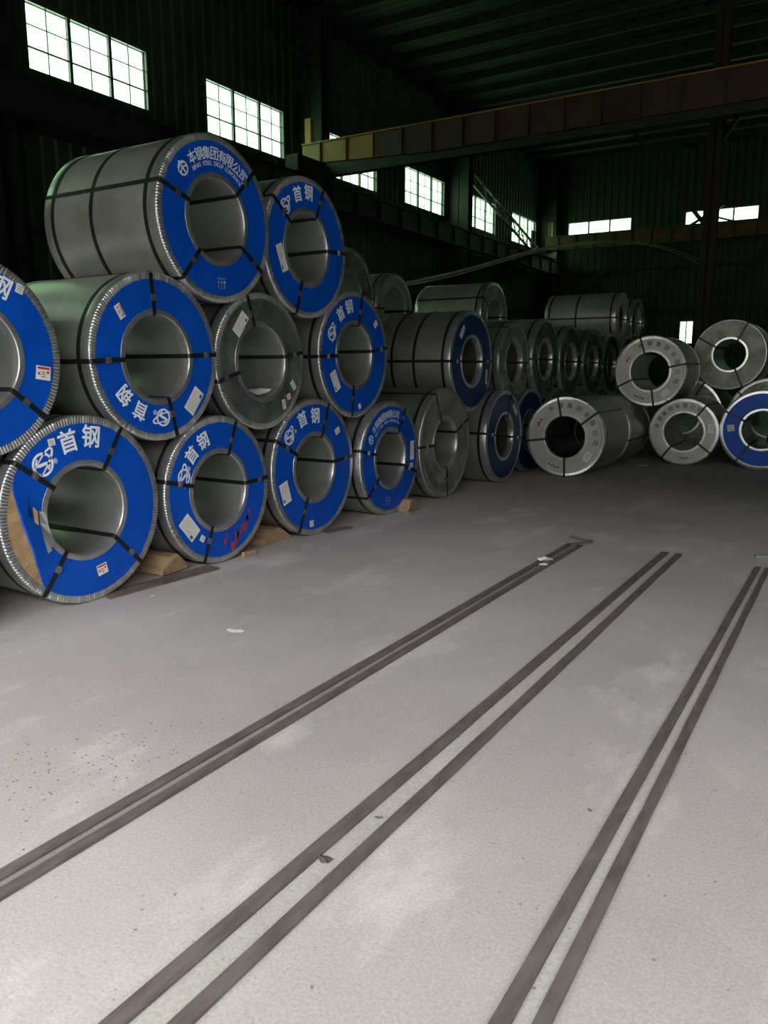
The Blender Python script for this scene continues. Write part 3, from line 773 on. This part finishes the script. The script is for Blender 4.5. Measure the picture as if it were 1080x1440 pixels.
coil(XF, *C_, 1.2, 'blue-faced coil third in the bottom row, between two wooden chocks', straps=(69, 153, 5, -115), group=GF,
     text=two((141, .77), (129, .72), (112, .78), (89, .76), .14, .17), stickers=[(-158, .77, .20, .12, -72, 'doc'), (41, .76, .075, .06, 28, 'mini'), (-98, .83, .06, .06, 0, 'mini')])
coil(-4.28, *D, 1.1, 'blue-faced coil with a pale arc of small lettering, fourth in the bottom row', straps=(-142, 168, 60, -20), group=GF,
     text=('eight', 136, 74, .78, .078, True, -98, 0), stickers=[(6, .76, .21, .085, 88, 'doc'), (-16, .76, .07, .07, 0, 'mini')])
coil(-4.28, *E_, 1.2, 'coil with stained grey face, fifth in the bottom row beside blue ones', straps=(115, -180, 24, -85), group=GF, board='grey_board', body='galv_dull', ring='ring',
     dark_text=(205, 262, .80, .09, [(10, 3)]))
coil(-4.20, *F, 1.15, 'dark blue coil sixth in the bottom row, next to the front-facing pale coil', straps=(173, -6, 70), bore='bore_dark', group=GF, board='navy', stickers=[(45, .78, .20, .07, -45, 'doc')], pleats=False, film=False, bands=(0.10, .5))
BOT = [(11.34, .628, .628), (12.62, .62, .62), (13.88, .62, .62), (15.13, .61, .61), (16.38, .61, .61), (17.62, .61, .61), (18.86, .61, .61)]
for i, c in enumerate(BOT):
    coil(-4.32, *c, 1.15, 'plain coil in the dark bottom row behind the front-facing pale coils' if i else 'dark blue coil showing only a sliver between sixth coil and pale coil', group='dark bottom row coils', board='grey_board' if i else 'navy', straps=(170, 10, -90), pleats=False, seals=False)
# second row
coil(XF, *ZL, 1.15, 'blue-faced coil cut by the left edge, second row', straps=(-39, 205, 100), group=GF, text=two((112, .74), None, (84, .78), (62, .80), .13, .17), stickers=[(50, .90, .05, .055, -20, 'mini'), (-11, .79, .10, .085, -8, 'warn')], bands=(.10, .6))
coil(XF, *G, 1.15, 'blue-faced coil with upside-down lettering, second row above the torn coil', straps=(94, -177, 3, -76), group=GF,
     text=two((-88, .72), (-99, .66), (-118, .71), (-141, .70), .125, .16), stickers=[(-44, .77, .20, .11, 52, 'doc'), (137, .75, .10, .055, -58, 'warn')], bands=(.105,))
coil(XF, *H, 1.15, 'grey film-faced coil between two blue ones, second row', straps=(108, 9, -164), group=GF, board='film_board', ring='ring', inner='ring', body='galv_dull',
     stickers=[(131, .70, .20, .10, 52, 'doc'), (-26, .80, .085, .05, -52, 'mini'), (-41, .80, .05, .05, 20, 'mini'), (-53, .80, .085, .045, -75, 'mini')], red=[(-46, .79, .08, -70)], sheet=True, dark_text=(200, 262, .66, .09, [(190, 3)]))
coil(XF, *I, 1.15, 'blue-faced coil above the third and fourth coils, second row', straps=(78, -178, 8, -97), group=GF,
     text=two((154, .72), (143, .70), (123, .75), (103, .77), .13, .165), stickers=[(-145, .70, .20, .10, -62, 'doc'), (40, .80, .075, .055, 40, 'mini'), (-82, .83, .04, .05, 20, 'mini')], bands=(.10,))
coil(XF, *J, 1.15, 'dark blue coil with long banded body, second row past the gap', straps=(180, 0), bore='bore_dark', group=GF, board='navy', body='galv_dull', stickers=[(130, .74, .17, .075, 50, 'doc'), (-24, .77, .20, .06, 85, 'mini')], bands=(.10, .50, .82), pleats=False, ring='ring', letter='letter_dim')
Mc = rest(F, BOT[0], .56); Nc = rest(BOT[0], BOT[1], .62); Oc = rest(BOT[1], BOT[2], .60); Pc = rest(BOT[2], BOT[3], .595); Qc = rest(BOT[3], BOT[4], .585); Q2 = rest(BOT[4], BOT[5], .585); Q3 = rest(BOT[5], BOT[6], .58)
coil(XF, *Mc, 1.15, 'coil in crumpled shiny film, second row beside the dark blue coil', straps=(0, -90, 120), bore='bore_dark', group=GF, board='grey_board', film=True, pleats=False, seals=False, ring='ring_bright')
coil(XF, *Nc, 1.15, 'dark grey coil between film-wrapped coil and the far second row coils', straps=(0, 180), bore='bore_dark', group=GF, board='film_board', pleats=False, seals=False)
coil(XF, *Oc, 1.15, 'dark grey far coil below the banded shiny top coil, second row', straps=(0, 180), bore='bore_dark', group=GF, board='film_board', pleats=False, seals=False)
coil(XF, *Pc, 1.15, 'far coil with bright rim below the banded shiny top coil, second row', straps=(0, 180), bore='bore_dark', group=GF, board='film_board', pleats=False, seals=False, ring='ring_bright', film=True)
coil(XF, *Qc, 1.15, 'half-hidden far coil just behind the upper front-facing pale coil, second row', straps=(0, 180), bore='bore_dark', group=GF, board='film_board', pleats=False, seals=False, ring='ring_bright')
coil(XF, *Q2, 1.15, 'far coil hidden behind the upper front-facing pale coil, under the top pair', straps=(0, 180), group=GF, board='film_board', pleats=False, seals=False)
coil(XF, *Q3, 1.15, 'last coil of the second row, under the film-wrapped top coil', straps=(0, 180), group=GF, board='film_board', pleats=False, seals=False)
# third row
coil(-4.31, *K, 1.22, 'top coil with blue face and white arc lettering, highest on the left', straps=(162, 45, -34, -131), group=GF, board='blue',
     text=('eight', 122, 51, .775, .088, True, -88, 0), bands=(.11, .68, 1.12), bore='bore')
coil(-4.32, *Lc, 1.15, 'top coil with blue face under a glossy film, right of the highest one', straps=(142, 65, 2, -108), group=GF,
     text=two((135, .72), None, (107, .76), (87, .79), .125, .165), stickers=[(-162, .64, .23, .085, -68, 'doc')], bands=(.10,))
R3 = rest(Qc, Q2, .515); S3 = rest(Q2, Q3, .50)
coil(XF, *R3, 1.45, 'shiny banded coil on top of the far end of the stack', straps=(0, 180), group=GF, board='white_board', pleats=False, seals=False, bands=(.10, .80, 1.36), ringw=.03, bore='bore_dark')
coil(XF, *S3, 1.2, 'film-wrapped coil on top at the very far end of stack', straps=(0, 180), group=GF, board='film_board', pleats=False, film=True, seals=False, ring='ring_bright')
# second stack behind the first one
GB = 'coils in the stack behind the long one'
XB = -5.78
DB = [(7.44 + 1.16 * i, .55, .55) for i in range(7)]
D2 = [rest(DB[i], DB[i + 1], .55) for i in range(6)]
for c in DB + D2:
    coil(XB, *c, 1.2, 'plain coil of the hidden stack behind the long one', group=GB, board='grey_board', straps=(180,), pleats=False, seals=False, full=False, body='galv_dull')
T1 = rest(D2[0], D2[1], .59); T2 = rest(D2[1], D2[2], .50); T3 = rest(D2[4], D2[5], .585)
coil(XB, *T1, 1.2, 'dark film-wrapped coil peeking out behind the blue top coil', group=GB, board='film_board', film=True, straps=(0, 180), pleats=False, seals=False)
coil(XB, *T2, 1.2, 'brown-faced coil lying low behind the second row gap', group=GB, board='grey_board', straps=(0, 180), pleats=False, seals=False)
coil(XB, *T3, 1.3, 'shiny coil lying behind and above the film-wrapped one', group=GB, board='grey_board', straps=(150, 0), pleats=False, seals=False, bands=(.10,), ring='ring_bright')
# front-facing group at the back right
GR = 'coils facing the gate at the back right'
T = (-3.646, .585, .58)
TB = (-3.625, .565, .565); V = (-2.454, .545, .542); W = (-1.316, .616, .616)
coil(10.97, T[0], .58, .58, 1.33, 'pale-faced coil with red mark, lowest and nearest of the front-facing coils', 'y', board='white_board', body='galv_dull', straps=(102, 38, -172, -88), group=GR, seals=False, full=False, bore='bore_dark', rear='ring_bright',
     dark_text=(118, -8, .78, .075, [(-112, 4)]), red=[(152, .73, .11, 60)], stickers=[(-38, .75, .14, .09, 60, 'mini')], ring='ring_bright')
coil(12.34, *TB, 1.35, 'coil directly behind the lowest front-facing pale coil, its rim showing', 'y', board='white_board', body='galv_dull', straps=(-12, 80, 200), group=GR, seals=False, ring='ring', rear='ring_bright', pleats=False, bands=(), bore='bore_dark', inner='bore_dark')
U = rest(TB, V, .563)
coil(13.10, *U, 1.2, 'pale-faced coil with red mark lying on top of two front-facing coils', 'y', board='white_board', body='galv_dull', straps=(108, 12, -153, -80), group=GR, seals=False,
     dark_text=(112, -20, .78, .075, [(-112, 4)]), red=[(152, .70, .10, 60)], stickers=[(-52, .77, .13, .09, 45, 'mini')], ring='ring_bright')
coil(13.27, *V, 1.2, 'pale-faced coil standing between blue coil and lowest pale coil', 'y', board='white_board', body='galv_dull', straps=(53, -37, -126), group=GR, seals=False,
     dark_text=(168, 58, .78, .07, [(-86, 3)]), stickers=[(10, .78, .14, .09, 90, 'mini')], pleats=False, inner='ring')
coil(13.33, *W, 1.2, 'blue-faced coil with bright bore ring at the right edge', 'y', board='blue', straps=(153, -124, 30, -40), group=GR, seals=False, pleats=False, ring='ring_bright', inner='ring_bright', ri=.29, stickers=[(178, .72, .10, .10, 10, 'mini')], letter='letter_dim')
V2 = (-2.82, .70, .70); W2 = (-1.38, .70, .70); X_ = rest(V2, W2, .602)
coil(15.0, *V2, 1.25, 'big dull coil behind pale coil, its rim showing beside blue coil', 'y', board='grey_board', body='galv_dull', straps=(60, 140, -90), group=GR, seals=False, pleats=False, ring='ring_bright')
coil(15.0, *W2, 1.25, 'big dull coil behind the blue-faced coil at the right edge', 'y', board='grey_board', body='galv_dull', straps=(60, 140, -90), group=GR, seals=False, pleats=False)
coil(15.0, *X_, 1.25, 'stained grey open-bored coil lying highest at the back right', 'y', board='grey_board', straps=(64, 150, -66), group=GR, seals=False, pleats=False, inner='ring_bright', ri=.265, ringw=.02)

# ------------------------------------------------------------------ timber under the stack
def chock(loc, w, d, h, rz, label, seed):
    """wedge: sloping top, bevelled nose"""
    b = MB(); rnd = random.Random(seed)
    prof = [(-w / 2, 0), (w / 2, 0), (w / 2, h * .22), (w * .12, h), (-w * .22, h * .93), (-w / 2, h * .28)]
    b.prism(prof, 'x', -d, 0)
    for i, v in enumerate(b.v): b.v[i] = (v[0] + rnd.uniform(-.008, .008), v[1] + rnd.uniform(-.006, .006), v[2])
    o = build('wooden_chock', b, M['wood']); o.location = loc; o.rotation_euler = (0, 0, rz); tag(o, label, 'chock', 'wooden chocks under coils'); return o
chock((-4.40, 4.14, 0.016), .27, .30, .135, 0.05, 'wooden wedge chock between the torn coil and the red-smeared coil', 1)
chock((-4.44, 5.42, 0), .38, .30, .13, 0.04, 'wooden wedge chock between the red-smeared coil and the third coil', 2)
chock((-4.17, 7.46, 0), .24, .25, .13, 0.1, 'wooden wedge chock at foot of the arc-lettered coil beside the grey one', 4)
def board(p, q, w, h, label, m='wood_dark', name='timber_board'):
    b = MB(); b.bar((0, 0, h / 2), (q[0] - p[0], q[1] - p[1], h / 2), w, h); o = build(name, b, M[m]); o.location = (p[0], p[1], 0.0005); tag(o, label, 'board'); return o
board((-4.34, 3.42), (-4.27, 4.42), .14, .014, 'long dirty board lying on floor at foot of the torn coil')
board((-4.30, 4.80), (-4.29, 4.93), .035, .045, 'short wood chip at foot of the red-smeared coil', 'wood')
board((-4.30, 5.95), (-4.24, 6.30), .10, .012, 'short dirty board lying at foot of the third coil')
board((-4.12, 7.24), (-4.10, 7.44), .06, .02, 'pale wood offcut lying before the chock of the arc-lettered coil', 'wood')

# bowed strands from the stack to the free-standing column
def strands():
    pts = [(-6.02, 9.62, 2.63), (-6.0, 10.6, 2.78), (-6.0, 12.37, 3.10), (-5.95, 15.0, 3.75), (-6.55, 20.0, 4.62), (-6.15, 25.0, 5.33), (-5.75, 29.0, 5.35), (-5.56, 30.85, 5.25)]
    cu = bpy.data.curves.new('strand', 'CURVE'); cu.dimensions = '3D'; cu.bevel_depth = 0.011; cu.bevel_resolution = 1; cu.resolution_u = 10
    for dx, dz, dd in ((0, 0, 0), (0.06, 0.06, .25), (-0.05, 0.03, -.22)):
        sp = cu.splines.new('NURBS'); sp.points.add(len(pts) - 1); sp.use_endpoint_u = True; sp.order_u = 4
        for i, (x, y, z) in enumerate(pts):
            f = i / (len(pts) - 1); sp.points[i].co = (x + dx * (1 if i else 0) * .6, y, z + dz * (1 if i else .3) - dd * max(0, f - .6) * 1.2, 1)
    o = bpy.data.objects.new('tmp', cu); COL.objects.link(o)
    me = bpy.data.meshes.new_from_object(o.evaluated_get(bpy.context.evaluated_depsgraph_get())); bpy.data.objects.remove(o)
    me.materials.clear(); me.materials.append(M['rod'])
    s = link('cable_bundle', me); tag(s, 'thin grey strands bowing above the coils towards the column', 'cable')
strands()

# loose grit on the left of the floor
b = MB(); rnd = random.Random(3)
for i in range(520):
    u, v = rnd.gauss(0, .5), rnd.gauss(0, .5)
    x = -2.55 + .45 * u - .10 * v; y = 1.75 + .42 * u + .55 * v
    if abs(x + 2.115) < .085 or x > -1.5: continue
    r = rnd.choice((.002, .003, .003, .004, .007)); a0 = rnd.uniform(0, 6)
    vs = [(x + r * rnd.uniform(.7, 1.2) * math.cos(a0 + k_ * PI / 2), y + r * rnd.uniform(.7, 1.2) * math.sin(a0 + k_ * PI / 2), 0.0) for k_ in range(4)] + [(x, y, r * rnd.uniform(.25, .5))]
    b.add(vs, [(0, 1, 4), (1, 2, 4), (2, 3, 4), (3, 0, 4), (3, 2, 1, 0)])
M['grit'] = mat('grey_grit', (0.24, 0.235, 0.23), 0.9, scale=40, col2=(0.12, 0.115, 0.11))
tag(build('grit', b, M['grit']), 'loose grey grit scattered on the floor left of the leftmost track', 'grit', kind='stuff')
